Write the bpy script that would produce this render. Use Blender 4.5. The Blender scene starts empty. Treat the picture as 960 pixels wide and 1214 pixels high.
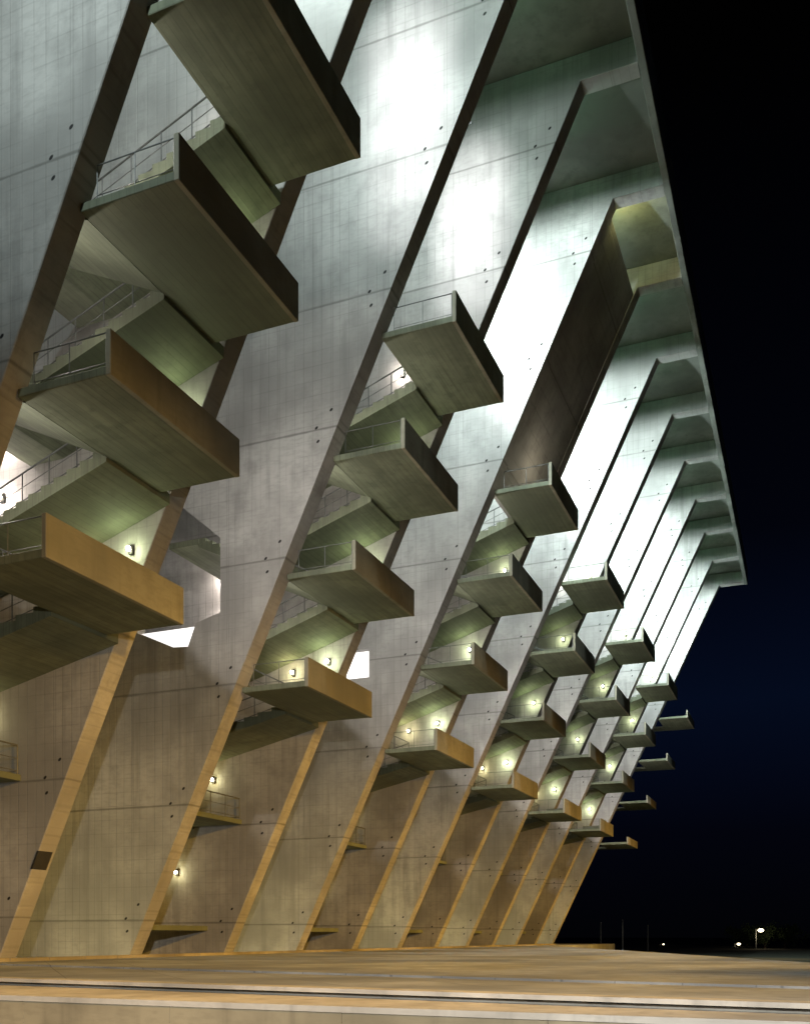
import bpy, bmesh, math, random
from mathutils import Vector
R = math.radians
random.seed(7)
S = bpy.context.scene
col = S.collection

# ------------------------------------------------------------------ camera
F, CX, HY, W0, H0 = 1188.9, 480.0, 1111.0, 960.0, 1214.0
AL = R(22.27); CA, SA = math.cos(AL), math.sin(AL)
EYE = 0.9                                   # eye above the plaza
cam_d = bpy.data.cameras.new("camera"); cam = bpy.data.objects.new("camera", cam_d); col.objects.link(cam)
cam_d.sensor_fit = 'HORIZONTAL'; cam_d.sensor_width = 36; cam_d.lens = F / W0 * 36
cam_d.shift_y = (HY - H0 / 2) / W0
cam_d.clip_end = 5000; cam_d.clip_start = .1
cam.location = (0, 0, EYE); cam.rotation_euler = (R(90), 0, AL - R(90))
S.camera = cam
S.view_settings.view_transform = 'Standard'; S.view_settings.look = 'None'
S.view_settings.exposure = 0.3; S.view_settings.gamma = 1.0
# ------------------------------------------------------------------ night sky
wd = bpy.data.worlds.new("World"); S.world = wd; wd.use_nodes = True
nt = wd.node_tree; bg = nt.nodes['Background']
tc = nt.nodes.new('ShaderNodeTexCoord'); sp = nt.nodes.new('ShaderNodeSeparateXYZ'); rp = nt.nodes.new('ShaderNodeValToRGB')
nt.links.new(tc.outputs['Generated'], sp.inputs[0]); nt.links.new(sp.outputs['Z'], rp.inputs[0]); nt.links.new(rp.outputs[0], bg.inputs[0])
e = rp.color_ramp.elements
e[0].position = 0.0; e[0].color = (.0006, .0007, .0012, 1)
e[1].position = .65; e[1].color = (.0002, .0002, .0002, 1)
x = e.new(.10); x.color = (.0007, .0010, .0030, 1)
x = e.new(.22); x.color = (.0011, .0028, .0095, 1)
x = e.new(.36); x.color = (.0006, .0009, .0026, 1)
bg.inputs[1].default_value = 1.0
S.cycles.use_light_tree = True
S.cycles.max_bounces = 6
S.cycles.sample_clamp_indirect = 4.0

# ------------------------------------------------------------------ geometry constants
PITCH, X0, T = 7.5, 20.675, 0.85
K = 0.475; Y0 = 27.12                       # front edge: Y = Y0 - K*(z-EYE)
NF = 13
HEADZ = 37.2 + EYE; TOPZ = 38.9 + EYE; OUTY = 6.9
def Yf(z): return Y0 - K * (z - EYE)
def XF(i): return X0 + PITCH * i
LZ = [23.57 + EYE - 4.457 * k for k in range(4)]      # soffits of the four outer landings
PROT, INN = 3.2, -.25

def P(px, d):                               # pixel column and depth -> ground X, Y
    r = (px - CX) / F * d
    return (d * CA + r * SA, d * SA - r * CA)
def PG(px, py, h):                          # pixel on a level h below the eye
    return P(px, F * h / (py - HY))

# ------------------------------------------------------------------ materials
def nn(t, ty, **k):
    n = t.nodes.new(ty)
    for a, b in k.items(): setattr(n, a, b)
    return n
def mth(t, op, a, b=None, c=None):
    n = nn(t, 'ShaderNodeMath', operation=op)
    for i, v in enumerate((a, b, c)):
        if v is None: continue
        if isinstance(v, (int, float)): n.inputs[i].default_value = v
        else: t.links.new(v, n.inputs[i])
    return n.outputs[0]
def mixc(t, fac, a, b, mode='MIX'):
    n = nn(t, 'ShaderNodeMix', data_type='RGBA', blend_type=mode)
    if isinstance(fac, (int, float)): n.inputs[0].default_value = fac
    else: t.links.new(fac, n.inputs[0])
    for i, v in ((6, a), (7, b)):
        if isinstance(v, tuple): n.inputs[i].default_value = v
        else: t.links.new(v, n.inputs[i])
    return n.outputs[2]
def noise(t, vec, scale, detail=4, rough=.55, sc=None):
    if sc:
        m = nn(t, 'ShaderNodeMapping'); m.inputs['Scale'].default_value = sc
        t.links.new(vec, m.inputs[0]); vec = m.outputs[0]
    n = nn(t, 'ShaderNodeTexNoise'); n.inputs['Scale'].default_value = scale
    n.inputs['Detail'].default_value = detail; n.inputs['Roughness'].default_value = rough
    t.links.new(vec, n.inputs['Vector']); return n.outputs[0]
def ramp(t, v, p0, p1):
    n = nn(t, 'ShaderNodeMapRange', interpolation_type='SMOOTHSTEP')
    n.inputs[1].default_value = p0; n.inputs[2].default_value = p1
    t.links.new(v, n.inputs[0]); return n.outputs[0]
def concrete(name, base=(.34, .335, .32), formwork=False, rough=.78, dark=.5, boards=False, slab=None):
    m = bpy.data.materials.new(name); m.use_nodes = True; t = m.node_tree
    b = t.nodes['Principled BSDF']
    geo = nn(t, 'ShaderNodeNewGeometry'); pos = geo.outputs['Position']
    n1 = noise(t, pos, .22, 3); n2 = noise(t, pos, 1.1, 6, .6)
    n3 = noise(t, pos, 1.0, 4, .6, (1.6, 1.6, .12))          # vertical water streaks
    n4 = noise(t, pos, 9, 3, .6, (.25, .25, 1.0))            # board grain
    lo = tuple(c * dark for c in base) + (1,); hi = tuple(min(1, c * 1.22) for c in base) + (1,)
    c = mixc(t, ramp(t, n1, .32, .68), lo, hi)
    c = mixc(t, mth(t, 'MULTIPLY', ramp(t, n2, .45, .75), .55), c, tuple(q * .62 for q in base) + (1,))
    c = mixc(t, mth(t, 'MULTIPLY', ramp(t, n3, .5, .72), .5), c, tuple(q * .5 for q in base) + (1,))
    c = mixc(t, mth(t, 'MULTIPLY', ramp(t, n4, .45, .65), .22), c, tuple(q * .6 for q in base) + (1,))
    sx = nn(t, 'ShaderNodeSeparateXYZ'); t.links.new(pos, sx.inputs[0]); Y, Z = sx.outputs[1], sx.outputs[2]
    h = mth(t, 'ADD', mth(t, 'MULTIPLY', n4, .25), mth(t, 'MULTIPLY', n2, .5))
    def line0(v, period, w):
        q = mth(t, 'MODULO', mth(t, 'ADD', v, period * 200), period)
        q = mth(t, 'ABSOLUTE', mth(t, 'SUBTRACT', q, period / 2)); return mth(t, 'SUBTRACT', 1.0, ramp(t, q, 0.0, w))
    if boards:
        g = mth(t, 'MULTIPLY', line0(Y, .24, .03), ramp(t, n2, .25, .6))
        c = mixc(t, mth(t, 'MULTIPLY', g, .45), c, tuple(q * .35 for q in base) + (1,))
        bt = noise(t, pos, 1, 2, .5, (.25, 4.2, .6)); c = mixc(t, mth(t, 'MULTIPLY', ramp(t, bt, .42, .66), .42), c, tuple(q * .5 for q in base) + (1,))
    if slab is not None:
        mp = nn(t, 'ShaderNodeMapping'); mp.inputs['Rotation'].default_value = (0, 0, -slab); t.links.new(pos, mp.inputs[0])
        s2 = nn(t, 'ShaderNodeSeparateXYZ'); t.links.new(mp.outputs[0], s2.inputs[0])
        g = mth(t, 'MAXIMUM', line0(s2.outputs[0], 2.4, .03), line0(s2.outputs[1], 1.2, .02))
        c = mixc(t, mth(t, 'MULTIPLY', g, .7), c, tuple(q * .3 for q in base) + (1,))
        wn = nn(t, 'ShaderNodeTexWhiteNoise', noise_dimensions='2D'); cb = nn(t, 'ShaderNodeCombineXYZ')
        t.links.new(mth(t, 'FLOOR', mth(t, 'DIVIDE', mth(t, 'ADD', s2.outputs[0], 1.2), 2.4)), cb.inputs[0])
        t.links.new(mth(t, 'FLOOR', mth(t, 'DIVIDE', mth(t, 'ADD', s2.outputs[1], .6), 1.2)), cb.inputs[1])
        t.links.new(cb.outputs[0], wn.inputs['Vector'])
        c = mixc(t, mth(t, 'MULTIPLY', wn.outputs[0], .35), c, tuple(q * .55 for q in base) + (1,))
    if formwork:
        fade = ramp(t, noise(t, pos, .35, 3, .6), .35, .65)
        blot = noise(t, pos, .55, 6, .7, (1, .8, .5))
        c = mixc(t, mth(t, 'MULTIPLY', ramp(t, blot, .50, .72), .5), c, tuple(q * .52 for q in base) + (1,))
        wob = mth(t, 'MULTIPLY', mth(t, 'SUBTRACT', n2, .5), .08)
        # pour lines every 4.72 m, board lines every .32 m, panel seams every 2.4 m
        def line(v, period, off, w):
            q = mth(t, 'ADD', v, off)
            q = mth(t, 'MODULO', mth(t, 'ADD', q, period * 50), period)
            q = mth(t, 'ABSOLUTE', mth(t, 'SUBTRACT', q, period / 2))
            return mth(t, 'SUBTRACT', 1.0, ramp(t, mth(t, 'ADD', q, wob if period > 1 else 0.0), 0.0, w))
        pour = line(Z, 4.88, .84, .07)
        seam = line(Y, 2.4, .3, .05)
        brdv = line(Y, .40, 0, .035)
        brdh = line(Z, .59, .2, .035)
        c = mixc(t, mth(t, 'MULTIPLY', pour, .6), c, (.07, .07, .06, 1))
        c = mixc(t, mth(t, 'MULTIPLY', seam, .22), c, (.09, .09, .08, 1))
        c = mixc(t, mth(t, 'MULTIPLY', mth(t, 'MULTIPLY', brdv, fade), .30), c, (.10, .10, .09, 1))
        c = mixc(t, mth(t, 'MULTIPLY', mth(t, 'MULTIPLY', brdh, fade), .24), c, (.10, .10, .09, 1))
        # each pour has its own tone
        wn = nn(t, 'ShaderNodeTexWhiteNoise', noise_dimensions='2D')
        cb = nn(t, 'ShaderNodeCombineXYZ')
        t.links.new(mth(t, 'FLOOR', mth(t, 'DIVIDE', mth(t, 'ADD', Z, 3.28), 4.88)), cb.inputs[0])
        t.links.new(mth(t, 'FLOOR', mth(t, 'DIVIDE', sx.outputs[0], 7.5)), cb.inputs[1])
        t.links.new(cb.outputs[0], wn.inputs['Vector'])
        c = mixc(t, mth(t, 'MULTIPLY', wn.outputs[0], .25), c, tuple(q * .6 for q in base) + (1,))
        # tie holes: two beside the front edge per lift, staggered
        u = mth(t, 'ADD', Y, mth(t, 'MULTIPLY', Z, K)); u = mth(t, 'SUBTRACT', u, Y0 + K * EYE)
        def hole(du, vo, per=4.88):
            a = mth(t, 'SUBTRACT', u, du)
            q = mth(t, 'MODULO', mth(t, 'ADD', Z, vo + 50 * per), per); q = mth(t, 'SUBTRACT', q, per / 2)
            a = mth(t, 'SUBTRACT', a, mth(t, 'MULTIPLY', q, 0))
            dd = mth(t, 'SQRT', mth(t, 'ADD', mth(t, 'MULTIPLY', a, a), mth(t, 'MULTIPLY', q, q)))
            return mth(t, 'SUBTRACT', 1.0, ramp(t, dd, .045, .08))
        hh = mth(t, 'MAXIMUM', mth(t, 'MAXIMUM', hole(.62, 1.3), hole(.95, .75)), hole(.58, .15))
        c = mixc(t, hh, c, (.01, .01, .01, 1))
        h = mth(t, 'SUBTRACT', h, mth(t, 'MULTIPLY', mth(t, 'MAXIMUM', pour, brdv), .5))
    t.links.new(c, b.inputs['Base Color'])
    b.inputs['Roughness'].default_value = rough
    bp = nn(t, 'ShaderNodeBump'); bp.inputs['Strength'].default_value = .35; bp.inputs['Distance'].default_value = .03
    t.links.new(h, bp.inputs['Height']); t.links.new(bp.outputs[0], b.inputs['Normal'])
    return m
def plain(name, c, rough=.5, metal=0.0):
    m = bpy.data.materials.new(name); m.use_nodes = True; t = m.node_tree; b = t.nodes['Principled BSDF']
    geo = nn(t, 'ShaderNodeNewGeometry')
    n = noise(t, geo.outputs['Position'], 5, 4)
    t.links.new(mixc(t, ramp(t, n, .3, .7), tuple(q * .75 for q in c) + (1,), tuple(q for q in c) + (1,)), b.inputs['Base Color'])
    b.inputs['Roughness'].default_value = rough; b.inputs['Metallic'].default_value = metal
    return m
def glow(name, c, s):
    m = bpy.data.materials.new(name); m.use_nodes = True; t = m.node_tree; b = t.nodes['Principled BSDF']
    b.inputs['Base Color'].default_value = (.8, .8, .8, 1)
    b.inputs['Emission Color'].default_value = c + (1,); b.inputs['Emission Strength'].default_value = s
    return m
M_fin = concrete('board_marked_concrete', (.40, .395, .38), True, dark=.66)
M_stair_shade = concrete('stair_concrete_shaded', (.18, .205, .14), dark=.6, boards=True)  # green lamp tint and shade of the soffits put into the colour
M_stair_lit = concrete('stair_concrete_lit', (.30, .29, .22), dark=.62)  # lighter copy of the stair concrete, lit tone put into the colour
M_wall = concrete('old_wall_concrete', (.34, .30, .21), dark=.5)
M_deck = concrete('deck_concrete', (.30, .30, .28), dark=.6)
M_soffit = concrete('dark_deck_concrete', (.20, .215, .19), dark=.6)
M_pave = concrete('plaza_paving', (.40, .43, .47), dark=.55, rough=.85, slab=math.atan2(-.72, .69))
M_stone = concrete('coping_stone', (.55, .53, .49), dark=.7, rough=.8)
M_steel = plain('galvanised_steel', (.16, .17, .17), .5, .4)
M_dark = plain('dark_paint', (.03, .03, .03), .5)
M_ground = plain('dark_ground', (.035, .04, .025), .95)
M_leaf = plain('night_leaves', (.05, .08, .03), .8)
M_bark = plain('bark', (.09, .065, .045), .9)
M_bulb = glow('lamp_glow', (1, .93, .66), 28)
M_glow_patch = glow('stand_in_glow', (1, .97, .95), .95)
M_bulb2 = glow('far_lamp_glow', (1, .82, .52), 6)

# ------------------------------------------------------------------ mesh helpers
def mk(name, bm, mat, parent=None, label=None, cat=None, group=None, kind=None, loc=None):
    bmesh.ops.recalc_face_normals(bm, faces=bm.faces[:])
    me = bpy.data.meshes.new(name); bm.to_mesh(me); bm.free(); me.materials.append(mat)
    o = bpy.data.objects.new(name, me); col.objects.link(o)
    if parent: o.parent = parent
    tag(o, label, cat, group, kind)
    if loc: o.location = loc
    return o
def tag(o, label=None, cat=None, group=None, kind=None):
    if label: o['label'] = label
    if cat: o['category'] = cat
    if group: o['group'] = group
    if kind: o['kind'] = kind
def empty(name, loc, label, cat, group=None):
    o = bpy.data.objects.new(name, None); col.objects.link(o); o.location = loc; o.empty_display_size = .3
    tag(o, label, cat, group); return o
def box(bm, x0, x1, y0, y1, z0, z1, bev=0):
    v = [bm.verts.new(p) for p in ((x0,y0,z0),(x1,y0,z0),(x1,y1,z0),(x0,y1,z0),(x0,y0,z1),(x1,y0,z1),(x1,y1,z1),(x0,y1,z1))]
    fs = [bm.faces.new([v[i] for i in f]) for f in ((0,3,2,1),(4,5,6,7),(0,1,5,4),(1,2,6,5),(2,3,7,6),(3,0,4,7))]
    if bev:
        es = {e for f in fs for e in f.edges}
        bmesh.ops.bevel(bm, geom=list(es), offset=bev, segments=1, affect='EDGES')
def prism_x(bm, pts, x0, x1, bev=0, holes=()):
    """polygon in (y, z) with optional holes, extruded from x0 to x1"""
    edges = []
    for loop in [pts] + list(holes):
        vs = [bm.verts.new((x0, y, z)) for y, z in loop]
        edges += [bm.edges.new((vs[i], vs[(i + 1) % len(vs)])) for i in range(len(vs))]
    if holes:
        r = bmesh.ops.triangle_fill(bm, use_beauty=True, use_dissolve=False, edges=edges)
        fs = [g for g in r['geom'] if isinstance(g, bmesh.types.BMFace)]
    else:
        fs = [bm.faces.new(vs)]
    r = bmesh.ops.extrude_face_region(bm, geom=fs)
    nv = [g for g in r['geom'] if isinstance(g, bmesh.types.BMVert)]
    bmesh.ops.translate(bm, verts=nv, vec=(x1 - x0, 0, 0))
    if bev:
        bmesh.ops.recalc_face_normals(bm, faces=bm.faces[:])
        es = [e for e in bm.edges if len(e.link_faces) == 2 and e.calc_face_angle(0) > .5]
        bmesh.ops.bevel(bm, geom=es, offset=bev, segments=1, affect='EDGES')
def tube(bm, a, b, r, n=8, r2=None):
    a, b = Vector(a), Vector(b); d = (b - a).normalized()
    u = d.orthogonal().normalized(); w = d.cross(u); r2 = r if r2 is None else r2
    A = [bm.verts.new(a + (u * math.cos(2*math.pi*i/n) + w * math.sin(2*math.pi*i/n)) * r) for i in range(n)]
    B = [bm.verts.new(b + (u * math.cos(2*math.pi*i/n) + w * math.sin(2*math.pi*i/n)) * r2) for i in range(n)]
    for i in range(n): bm.faces.new((A[i], A[(i+1)%n], B[(i+1)%n], B[i]))
    bm.faces.new(A[::-1]); bm.faces.new(B)
def copy_tree(o, parent=None):
    c = o.copy(); col.objects.link(c); c.parent = parent
    for ch in list(o.children): copy_tree(ch, c)
    return c

# ------------------------------------------------------------------ ground
def sheet(name, pts, z, mat, thick=0.0, **k):
    bm = bmesh.new(); vs = [bm.verts.new((x, y, z)) for x, y in pts]; f = bm.faces.new(vs)
    if thick:
        r = bmesh.ops.extrude_face_region(bm, geom=[f]); nv = [g for g in r['geom'] if isinstance(g, bmesh.types.BMVert)]
        bmesh.ops.translate(bm, verts=nv, vec=(0, 0, -thick))
    return mk(name, bm, mat, **k)
sheet('ground', [(-900,-1500),(2500,-1500),(2500,1500),(-900,1500)], -1.4, M_ground, kind='structure')
def edge(y0, y1, h, xa=-520, xb=2300):      # a line that reads y0 at px 0 and y1 at px 960
    a, b = Vector(PG(0, y0, h)), Vector(PG(960, y1, h)); u = (b - a).normalized()
    return a - u * 30, b + u * 16, u
HP, HA, HB = EYE, EYE + .05, EYE + .21
E1 = edge(1143, 1170, HP); E2 = edge(1160, 1190, HA); E3 = edge(1180, 1212, HB)
rim0 = PG(668, 1122.5, HP); rim1 = PG(950, 1141, HP)
rv = (Vector(rim1) - Vector(rim0)).normalized(); rim2 = Vector(rim1) + rv * 12
sheet('plaza', [tuple(E1[0]), tuple(E1[1]), tuple(rim2), rim0, (96, 24.0), (130, 24.0), (130, 75), (-30, 75)], 0.0, M_pave, 1.45, kind='structure')
nrm = Vector((-E2[2].y, E2[2].x)) 
if nrm.dot(Vector((CA, SA))) < 0: nrm = -nrm   # away from the camera
def band(name, A, B, z, th, mat, over=0.0, **k):
    a0, a1 = A[0] + nrm * .02 , A[1] + nrm * .02
    b0, b1 = B[0] - nrm * over, B[1] - nrm * over
    return sheet(name, [tuple(b0), tuple(b1), tuple(a1), tuple(a0)], z, mat, th, **k)
st = empty('plaza_step', (*(E2[0] + E2[1]) / 2, -.05), 'long pale stone step running across the foreground below the plaza', 'step')
o = band('tread', E1, (E2[0] + nrm * .45, E2[1] + nrm * .45), -.05, .10, M_pave); o.parent = st; o.matrix_parent_inverse = st.matrix_world.inverted(); o.location = -st.location
o = band('nosing', (E2[0] + nrm * .44, E2[1] + nrm * .44), E2, -.046, .08, M_stone, .08); o.parent = st; o.location = -st.location
o = band('riser', (E2[0] + nrm * 12, E2[1] + nrm * 12), (E2[0] + nrm * .08, E2[1] + nrm * .08), -.152, 1.2, M_deck); o.parent = st; o.location = -st.location
lw = empty('retaining_wall', (*(E3[0] + E3[1]) / 2, -1.4), 'low concrete retaining wall with a pale coping along the bottom edge', 'wall')
o = band('coping', E2, E3, -.21, .10, M_stone, .03); o.parent = lw; o.location = -lw.location
L = (E3[1] - E3[0]).length; k = 0; s = 0.0
while s < L:                                  # wall face in cast panels
    bm = bmesh.new(); a = E3[0] + E3[2] * (s + .012); b = E3[0] + E3[2] * min(L, s + 3.4)
    q = [a, b, b + nrm * .4, a + nrm * .4]
    vs = [bm.verts.new((p.x, p.y, -.314)) for p in q]; f = bm.faces.new(vs)
    r = bmesh.ops.extrude_face_region(bm, geom=[f]); nv = [g for g in r['geom'] if isinstance(g, bmesh.types.BMVert)]
    bmesh.ops.translate(bm, verts=nv, vec=(0, 0, -1.1))
    o = mk('wall_panel', bm, M_wall, lw); o.location = -lw.location; s += 3.4

bm = bmesh.new(); xk = -30
while xk < 110:                                 # kerb stones along the foot of the fins
    box(bm, xk + .01, xk + 1.99, Yf(0) - .75, Yf(0) - .45, -.05, .13, .015); xk += 2
mk('kerb', bm, M_wall, kind='structure')
# ------------------------------------------------------------------ fins
ORD = ['first', 'second', 'third', 'fourth', 'fifth', 'sixth', 'seventh', 'eighth', 'ninth', 'tenth', 'eleventh', 'twelfth', 'thirteenth', 'fourteenth']
flabel = [
 'nearest leaning concrete fin, its dark thick front edge crossing the upper left corner',
 'second leaning concrete fin from the left, carrying the right ends of the largest landings',
 'third leaning concrete fin from the left, broad pale side with an opening in it',
 'fourth leaning concrete fin from the left, behind the second stack of landings',
 'fifth leaning concrete fin from the left, side glowing white beside the closed sloping wall',
 'sixth leaning concrete fin from the left, right of the brown sloping wall',
 'seventh leaning concrete fin from the left, wide white stripe just right of the sloping wall',
 'eighth leaning concrete fin from the left, behind the fourth stack of landings',
 'ninth leaning concrete fin from the left, bright bare stripe between two stair stacks',
 'tenth leaning concrete fin from the left, behind the fifth stack of landings',
 'eleventh leaning concrete fin from the left, thin white stripe before the sixth stair stack',
 'twelfth leaning concrete fin from the left, behind the sixth stack of landings',
 'thirteenth leaning concrete fin, last lit white one against the night sky',
]
RK = (TOPZ - .5 - 8) / (58 - OUTY)
outline = [(Yf(-.3), -.3), (Yf(HEADZ), HEADZ), (OUTY + .1, HEADZ), (OUTY + .1, TOPZ - .5), (26, TOPZ - .5), (58, 12), (58, -.3)]
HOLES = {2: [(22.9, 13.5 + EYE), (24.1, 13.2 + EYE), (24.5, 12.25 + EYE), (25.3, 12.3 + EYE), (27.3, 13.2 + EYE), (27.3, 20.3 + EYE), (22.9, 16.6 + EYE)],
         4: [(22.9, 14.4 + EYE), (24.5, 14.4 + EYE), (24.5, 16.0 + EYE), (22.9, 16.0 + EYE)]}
fin_mesh = {}
for i in range(NF):
    root = empty('concrete_fin', (XF(i), Y0, 0), flabel[i], 'concrete fin', 'leaning concrete fins in a row')
    key = i if i in HOLES else -1
    if key not in fin_mesh:
        bm = bmesh.new()
        hs = [[(y - Y0, z) for y, z in HOLES[i]]] if i in HOLES else []
        prism_x(bm, [(y - Y0, z) for y, z in outline], 0, T, 0 if hs else .025, hs)
        ob = mk('blade', bm, M_fin, root); fin_mesh[key] = ob.data
    else:
        ob = bpy.data.objects.new('blade', fin_mesh[key]); col.objects.link(ob); ob.parent = root
    if i in HOLES:                              # added glowing sheet, stands for a brightly lit patch in the opening
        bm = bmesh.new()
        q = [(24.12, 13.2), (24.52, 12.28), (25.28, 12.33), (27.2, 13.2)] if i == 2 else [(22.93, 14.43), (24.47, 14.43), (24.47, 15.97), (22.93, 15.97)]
        prism_x(bm, [(y - Y0, z + EYE) for y, z in q], .42, .5); mk('glow_patch', bm, M_glow_patch, root)

bm = bmesh.new(); zc = 2.75 + EYE
prism_x(bm, [(Yf(z) - Y0 + o, z) for o, z in ((-.03, zc - .32), (-.03, zc + .32), (.06, zc + .32), (.06, zc - .32))], -.03, T * .8)
mk('vent', bm, M_dark, bpy.data.objects['concrete_fin.001'])

# deck of the stand above the fins and its edge beam
X_A, X_B = X0 - 26, XF(NF - 1) + T
dk = empty('grandstand_deck', ((X_A + X_B) / 2, 32, 8), 'concrete deck of the stand closing the bays above the row of fins', 'stand deck')
bm = bmesh.new()
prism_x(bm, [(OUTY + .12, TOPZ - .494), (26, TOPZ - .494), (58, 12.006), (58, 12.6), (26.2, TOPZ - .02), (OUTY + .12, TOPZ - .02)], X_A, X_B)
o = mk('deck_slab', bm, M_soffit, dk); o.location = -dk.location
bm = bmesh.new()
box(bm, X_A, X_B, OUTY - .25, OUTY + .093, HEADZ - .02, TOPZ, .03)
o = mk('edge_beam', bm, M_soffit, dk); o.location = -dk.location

# ------------------------------------------------------------------ stairs
def steps_profile(ya, za, yb, zb, th=.24):
    """flight from high point (ya,za) to low point (yb,zb) in the (y,z) plane, stepped on top"""
    n = max(4, int(round((za - zb) / .175))); dy = (yb - ya) / n; dz = (zb - za) / n
    top = []
    for k in range(n):
        top += [(ya + dy * k, za + dz * (k + (0 if k == 0 else 0))), (ya + dy * (k + 1), za + dz * k)]
    pts = []
    for k in range(n):
        pts += [(ya + dy * k, za + dz * k), (ya + dy * (k + 1), za + dz * k)]
    pts += [(yb, zb), (yb, zb - th), (ya, za - th - .12)]
    out = []
    for p in pts:
        if not out or (abs(p[0] - out[-1][0]) + abs(p[1] - out[-1][1])) > 1e-4: out.append(p)
    return out
def railing(bm, a, b, h=1.05, n=4, r=.023, mid=True):
    a, b = Vector(a), Vector(b); up = Vector((0, 0, h))
    tube(bm, a + up, b + up, r * 1.3, 6)
    if mid: tube(bm, a + up * .55, b + up * .55, r * .6, 5)
    tube(bm, a + up * .12, b + up * .12, r * .8, 5)
    for k in range(n + 1):
        p = a.lerp(b, k / n); tube(bm, p, p + up, r, 6)
slabel = [
 'nearest and largest stack of projecting stair landings, between the first and second fins',
 'second stack of projecting stair landings from the left, between the third and fourth fins',
 'third stack of stair landings, topped by a closed sloping brown wall',
 'fourth stack of stair landings from the left, just right of the closed sloping wall',
 'fifth stack of stair landings from the left, between the ninth and tenth fins',
 'sixth stack of stair landings, last complete one before the lit end fin',
 'farthest stair stack, only pale landing stubs sticking out against the black sky']
H1 = 1.19; SL = .24
def build_stair(label, stub=False):
    """local origin: left fin's left face, front-edge foot, plaza level"""
    root = empty('stair_stack', (0, 0, 0), label, 'outdoor stair', 'stair stacks between the fins')
    xl, xr = T + .004, PITCH - .004; xs, xe = .54, 6.87; xm = (xl + xr) / 2
    y_ = lambda z: Yf(z) - Y0
    H1 = .8 if stub else 1.19
    for n, z in enumerate(LZ):
        yo, yi, yf = y_(z) - PROT, y_(z) + INN, y_(z)
        bm = bmesh.new()
        vs = [(xs + .003, yo + .003), (xe - .003, yo + .003), (xe - .003, yf - .1), (xs + .003, yf - .1)]
        f = bm.faces.new([bm.verts.new((x, y, z)) for x, y in vs])
        r = bmesh.ops.extrude_face_region(bm, geom=[f])
        bmesh.ops.translate(bm, verts=[g for g in r['geom'] if isinstance(g, bmesh.types.BMVert)], vec=(0, 0, SL))
        bmesh.ops.recalc_face_normals(bm, faces=bm.faces[:])
        bmesh.ops.bevel(bm, geom=[e for e in bm.edges if e.calc_face_angle(0) > .5], offset=.02, segments=1, affect='EDGES')
        ld = mk('landing', bm, M_stair_shade, root)
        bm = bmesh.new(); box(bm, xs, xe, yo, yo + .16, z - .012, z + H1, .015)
        mk('parapet', bm, M_stair_lit, ld)
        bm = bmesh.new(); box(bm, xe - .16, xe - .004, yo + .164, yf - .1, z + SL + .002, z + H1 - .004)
        mk('end_wall', bm, M_stair_shade, ld)
        if stub: continue
        bm = bmesh.new(); railing(bm, (xs + .08, yo + .2, z + SL), (xs + .08, yf - .6, z + SL), .9, 2, .015, False)
        mk('railing', bm, M_steel, ld)
        if stub: continue
        # right-hand flight down inwards, inner landing, left-hand flight back out
        Lr = 6.6 if n < 3 else 9.4
        yi = yf - .1
        zi = z + SL - 2.23
        zn = LZ[n + 1] + SL if n < 3 else 5.6 + EYE + SL
        yn = y_(LZ[n + 1]) - .1 if n < 3 else y_(5.6 + EYE) + 4.8
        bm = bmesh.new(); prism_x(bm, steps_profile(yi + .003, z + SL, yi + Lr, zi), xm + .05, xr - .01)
        fl = mk('flight', bm, M_stair_shade, root)
        bm = bmesh.new(); railing(bm, (xm + .12, yi + .1, z + SL), (xm + .12, yi + Lr, zi), 1.0, 6)
        mk('railing', bm, M_steel, fl)
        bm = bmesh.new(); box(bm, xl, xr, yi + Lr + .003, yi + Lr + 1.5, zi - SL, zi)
        mk('inner_landing', bm, M_stair_shade, root)
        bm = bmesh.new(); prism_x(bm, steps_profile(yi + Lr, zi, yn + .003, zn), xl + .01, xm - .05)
        fl = mk('flight', bm, M_stair_shade, root)
        bm = bmesh.new(); railing(bm, (xm - .12, yi + Lr, zi), (xm - .12, yn, zn), 1.0, 5)
        mk('railing', bm, M_steel, fl)
    if stub:                                    # set-back wall that carries the stub landings
        bm = bmesh.new(); prism_x(bm, [(y_(0) + 2.2, 0), (y_(LZ[0]) + 2.2, LZ[0] + 1), (y_(LZ[0]) + 9, LZ[0] + 1), (y_(0) + 14, 0)], 6.0, 6.8); mk('support_wall', bm, M_stair_shade, root)
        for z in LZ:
            bm = bmesh.new(); box(bm, 5.2, 6.8, y_(z) - .096, y_(z) + 3, z + .01, z + SL - .01); mk('bracket', bm, M_stair_shade, root)
        return root
    # recessed lower landings
    z = 5.6 + EYE; bm = bmesh.new(); box(bm, xl, xr, y_(z) + 2.0, y_(z) + 4.8, z, z + SL, .02); ld = mk('lower_landing', bm, M_stair_shade, root)
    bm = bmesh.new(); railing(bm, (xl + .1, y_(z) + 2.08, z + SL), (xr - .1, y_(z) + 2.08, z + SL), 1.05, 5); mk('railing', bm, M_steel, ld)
    z2 = .35 + EYE; bm = bmesh.new(); prism_x(bm, steps_profile(y_(z) + 4.803, z + SL, y_(z2) + 10.2, 3.6), xm + .05, xr - .01); mk('flight', bm, M_stair_shade, root)
    bm = bmesh.new(); box(bm, xl, xr, y_(z2) + 10.203, y_(z2) + 11.8, 3.6 - SL, 3.6); mk('inner_landing', bm, M_stair_shade, root)
    bm = bmesh.new(); prism_x(bm, steps_profile(y_(z2) + 10.2, 3.6, y_(z2) + 4.2, z2 + .2), xl + .01, xm - .05); mk('flight', bm, M_stair_shade, root)
    bm = bmesh.new(); box(bm, xl, xr, y_(z2) + 1.5, y_(z2) + 4.196, z2 - .05, z2 + .2, .02); mk('lower_landing', bm, M_stair_shade, root)
    return root
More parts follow.
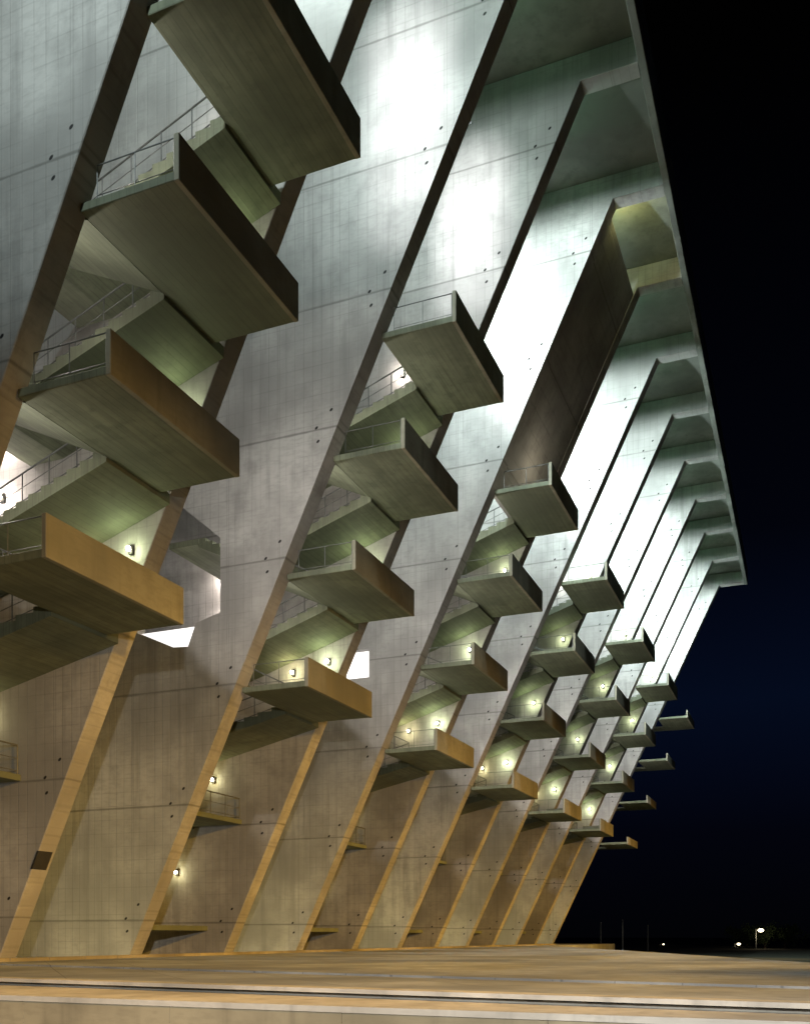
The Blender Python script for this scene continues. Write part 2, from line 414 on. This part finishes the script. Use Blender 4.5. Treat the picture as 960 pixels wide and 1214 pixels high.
proto = build_stair(slabel[0]); proto.location = (XF(0), Y0, 0)
for s in range(1, 7):
    c = copy_tree(proto) if s < 6 else build_stair(slabel[6], True); c.location = (XF(2 * s), Y0, 0); c['label'] = slabel[s]
    if s == 2:                                   # closed sloping wall above its top landing
        bm = bmesh.new(); za, zb = LZ[0] + SL + .01, HEADZ - .35; yy = lambda z: Yf(z) - Y0
        prism_x(bm, [(yy(za) + .06, za), (yy(zb) + .06, zb), (yy(zb) + .36, zb), (yy(za) + .36, za)], T + .004, PITCH - .004)
        mk('sloping_wall', bm, M_fin, c)

# ------------------------------------------------------------------ lamps
def light(name, ty, loc, energy, color, rad=.1, parent=None, aim=None, size=None, blend=.3):
    d = bpy.data.lights.new(name, ty); d.energy = energy; d.color = color; d.shadow_soft_size = rad
    o = bpy.data.objects.new(name, d); col.objects.link(o); o.location = loc
    if parent: o.parent = parent
    if ty == 'SPOT':
        d.spot_size = size; d.spot_blend = blend
    if aim is not None:
        o.rotation_euler = (Vector(aim)).to_track_quat('-Z', 'Y').to_euler()
    return o
GREEN = (.86, 1.0, .55)
nsl = ['nearest', 'second', 'third', 'fourth', 'fifth', 'sixth']
def stair_lamp(loc, label, energy, color=GREEN):
    r = empty('stair_lamp', loc, label, 'lamp', 'small lamps glowing on the stairs')
    bm = bmesh.new(); box(bm, .1, .22, -.09, .09, -.16, .16, .02); tube(bm, (.11, 0, .05), (0, 0, .09), .03, 6); mk('lamp_holder', bm, M_dark, r)
    bm = bmesh.new(); bmesh.ops.create_icosphere(bm, subdivisions=2, radius=.085); mk('bulb', bm, M_bulb, r)
    light('lamp_light', 'POINT', (-.22, 0, -.05), energy, color, .08, r)
for s in range(6):
    xw = XF(2 * s + 1) - .225
    for n, (z, dy, e) in enumerate(((26.4, .7, 28), (22.0, .6, 32), (17.5, .7, 34), (13.2, .75, 34), (12.85, 2.5, 25), (7.9, 4.7, 20), (3.3, 4.7, 20), (17.9, 8.6, 150), (26.2, 3.1, 60), (15.9, 7.7, 120))):
        if n in (0, 8) and s == 2: continue
        where = ['above the top landing', 'below the top landing', 'below the second landing from the top', 'just above the lowest projecting landing',
                 'further in above the lowest landing', 'under the lowest projecting landing', 'near the foot', 'deep beside the third flight', 'further in above the top landing', 'deep beside the lower flight'][n]
        stair_lamp((xw, Yf(z + EYE) + dy, z + EYE), 'small glowing wall lamp %s of the %s stair stack' % (where, nsl[s]), e, GREEN if n < 4 else ((1, .86, .40) if n < 7 else (1, .86, .78)))

COOL = (.84, .98, .97)
fins = [o for o in col.objects if o.name.startswith('concrete_fin')]
def hood(parent, x, y, z, cut=.86, half=1.4):
    """floodlight body on the face at x, with a visor that cuts the beam off above"""
    bm = bmesh.new(); box(bm, x - .34, x - .08, y - .3, y + .3, z - .22, z + .22, .03)
    box(bm, x - .5, x - .33, y - .06, y + .06, z - .06, z + .06)
    mk('floodlight', bm, M_dark, parent)
    bm = bmesh.new(); box(bm, x - .5, x + .8, y - half, y + half, z + .8 * cut, z + .8 * cut + .04); mk('visor', bm, M_dark, parent)
for i in range(-1, NF - 1):
    z = 31.6 + EYE; y = Yf(z) + 1.9 - Y0; x = T + .5
    e = {-1: 1400, 0: 3600, 1: 2500, 2: 1700, 3: 6000}.get(i, 7500)
    if i < 0:
        light('flood_light', 'SPOT', (XF(-1) + x, Yf(25) + 1.6, 25), e, COOL, .1, None, (1, 0, 0), R(135), .5); continue
    hood(fins[i], x, y, z)
    light('flood_light', 'SPOT', (x, y, z), e, COOL, .1, fins[i], (1, 0, -.15), R(165), .25)
    if i in (1, 2, 3, 5):                        # narrow beams stacked up the fin, one bright column on the next face
        for zb, eb in ((27.4, 900), (29.4, 1400), (31.4, 1900), (33.4, 1900)):
            yb = Yf(32) + 2.2 - Y0; light('column_light', 'SPOT', (T + .4, yb, zb + EYE), eb, (1, .98, 1), .08, fins[i], (1, -.02, .12), R(44), 1.0)
            bm = bmesh.new(); box(bm, T + .003, T + .3, yb - .12, yb + .12, zb + EYE - .12, zb + EYE + .12, .02); mk('beam_lamp', bm, M_dark, fins[i])
    if i in (0, 2, 4):  # unseen fill lamps with boxes, added to lift the dark stair recesses
        for zz in (22.2, 17.8, 13.4):
            yy = Yf(zz + EYE) + 1.6 - Y0; light('bay_fill', 'POINT', (T + .35, yy, zz + EYE), 230, (1, .90, .80), .12, fins[i])
            bm = bmesh.new(); box(bm, T + .003, T + .16, yy - .12, yy + .12, zz + EYE - .12, zz + EYE + .12, .02); mk('fill_fixture', bm, M_dark, fins[i])
    # greenish fill added high under the deck, no fixture
    light('deck_fill', 'POINT', (T + 1.0, Yf(36) + 1.0 - Y0, 36.2 + EYE), 75, (.34, 1, .55), .1, fins[i])
stairs = [o for o in col.objects if o.name.startswith('stair_stack')]
for s in range(6):                               # floodlights on the ends of the landings, washing the next bare fin
    z = 15.2 + EYE; bm = bmesh.new(); box(bm, 6.88, 7.1, Yf(15) - 2.6 - Y0, Yf(15) - 2.1 - Y0, z - .2, z + .2, .03); mk('floodlight', bm, M_dark, stairs[s])
    light('wash_light', 'SPOT', (7.2, Yf(15) - 2.4 - Y0, z), 1500, (1, .91, .83), .1, stairs[s], (1, 0, .12), R(94), .12)
    light('foot_light', 'SPOT', (PITCH + T + .4, 2.2, .5), 420, (1, .88, .40), .1, stairs[s], (1, 0, .25), R(140), .6)
# yellow lamp behind the closed wall
light('yellow_lamp', 'POINT', (XF(4) + T + .8, OUTY + 2.6, HEADZ + .1), 150, (1, .92, .35), .15)
# sodium road lights out in front, shining low onto the facade
for k in range(10):
    light('sodium_flood', 'SPOT', (-32 + 15 * k, -18, 15), 42000, (1.0, .53, .085), .5, None, (.25, 1, -.385), R(50), 1.0)
light('sloping_wall_fill', 'POINT', (XF(4) + 3.6, Yf(25.5) - 2.2, 25.2 + EYE), 70, (1, .85, .62), .15)  # hidden fill added to lighten the lower part of the sloping wall
# unseen fill added behind the camera to brighten steps and plaza
light('step_fill', 'SPOT', (-6, -4, 6.5), 21000, (1, .95, .86), .3, None, (1, .5, -.55), R(95), 1.0)

# ------------------------------------------------------------------ distance: lamps, poles, trees
def street_lamp(px, py, d, label, e, r=.35, headpx=None):
    x, y = P(px, d); z = EYE + (HY - py) / F * d
    root = empty('street_lamp', (x, y, -1.4), label, 'street lamp', 'far street lamps beyond the plaza')
    bm = bmesh.new(); tube(bm, (0, 0, 0), (0, 0, z + 1.4 + .5), .14, 8, .09); tube(bm, (0, 0, z + 1.9), (-.9, -.9, z + 2.0), .07, 6); mk('pole', bm, M_steel, root)
    bm = bmesh.new(); bmesh.ops.create_icosphere(bm, subdivisions=2, radius=r); bmesh.ops.scale(bm, vec=(1, 1, .6), verts=bm.verts)
    bmesh.ops.translate(bm, verts=bm.verts, vec=(-.9, -.9, z + 1.4 + .25)); mk('lamp_head', bm, M_bulb2, root)
    if e: light('street_light', 'POINT', (-1.1, -1.1, z + .6), e, (1, .8, .5), .3, root)
street_lamp(896, 1105, 190, 'brightest far street lamp, near the right edge above the plaza', 120, .55)
street_lamp(871, 1121, 230, 'far street lamp just left of and below the brightest one', 900, .42)
street_lamp(805, 1127, 240, 'far low lamp right of a close pair over the plaza rim', 300, .3)
street_lamp(793, 1125, 260, 'far lamp at the right of the close pair over the plaza rim', 300, .4)
street_lamp(783, 1121, 280, 'far small lamp at the left of the close pair over the plaza rim', 0, .25)
street_lamp(944, 1127, 260, 'far dim lamp at the extreme right edge of the picture', 0, .3)
light('pole_fill', 'POINT', (*P(742, 146), 1.5), 60, (1, .85, .6), .3)  # unseen fill added so the thin poles show
def mast(px, d, h, label):
    x, y = P(px, d); root = empty('flagpole', (x, y, -1.4), label, 'pole', 'thin poles beside the last fin')
    bm = bmesh.new(); tube(bm, (0, 0, 0), (0, 0, h), .10, 8, .05); mk('shaft', bm, M_steel, root)
    bm = bmesh.new(); bmesh.ops.create_icosphere(bm, subdivisions=1, radius=.12); bmesh.ops.translate(bm, verts=bm.verts, vec=(0, 0, h + .1)); mk('finial', bm, M_steel, root)
mast(712, 150, 4.3, 'thin pale pole, nearest to the last fin'); mast(738, 150, 4.7, 'thin pale pole, middle of three right of the last fin'); mast(768, 150, 3.9, 'thin pale pole, farthest from the last fin of the three')
def tree(px, d, h, w, label, seed):
    rnd = random.Random(seed); x, y = P(px, d)
    root = empty('tree', (x, y, -1.4), label, 'tree', 'dark trees beyond the plaza')
    bm = bmesh.new(); tube(bm, (0, 0, 0), (0, 0, h * .55), .25, 8, .12)
    for k in range(6):
        a = rnd.uniform(0, 6.3); tube(bm, (0, 0, h * rnd.uniform(.25, .5)), (math.cos(a) * w * .35, math.sin(a) * w * .35, h * rnd.uniform(.6, .85)), .09, 5, .03)
    mk('trunk', bm, M_bark, root)
    bm = bmesh.new(); cl = [(rnd.gauss(0, w * .25), rnd.gauss(0, w * .25), h * rnd.uniform(.4, .92)) for _ in range(16)]
    for _ in range(1500):
        c = rnd.choice(cl); p = Vector(c) + Vector([rnd.gauss(0, w * .09) for _ in range(3)])
        u = Vector([rnd.uniform(-1, 1) for _ in range(3)]).normalized() * .22; v = u.orthogonal().normalized() * .16
        bm.faces.new([bm.verts.new(q) for q in (p - u, p + v, p + u, p - v)])
    mk('crown', bm, M_leaf, root)
tree(907, 196, 4.6, 5, 'dark tree under the brightest far lamp', 1); tree(885, 215, 4, 6, 'dark low tree left of the brightest far lamp', 2)
tree(930, 205, 4, 7, 'dark low tree at the right edge beyond the plaza', 3)
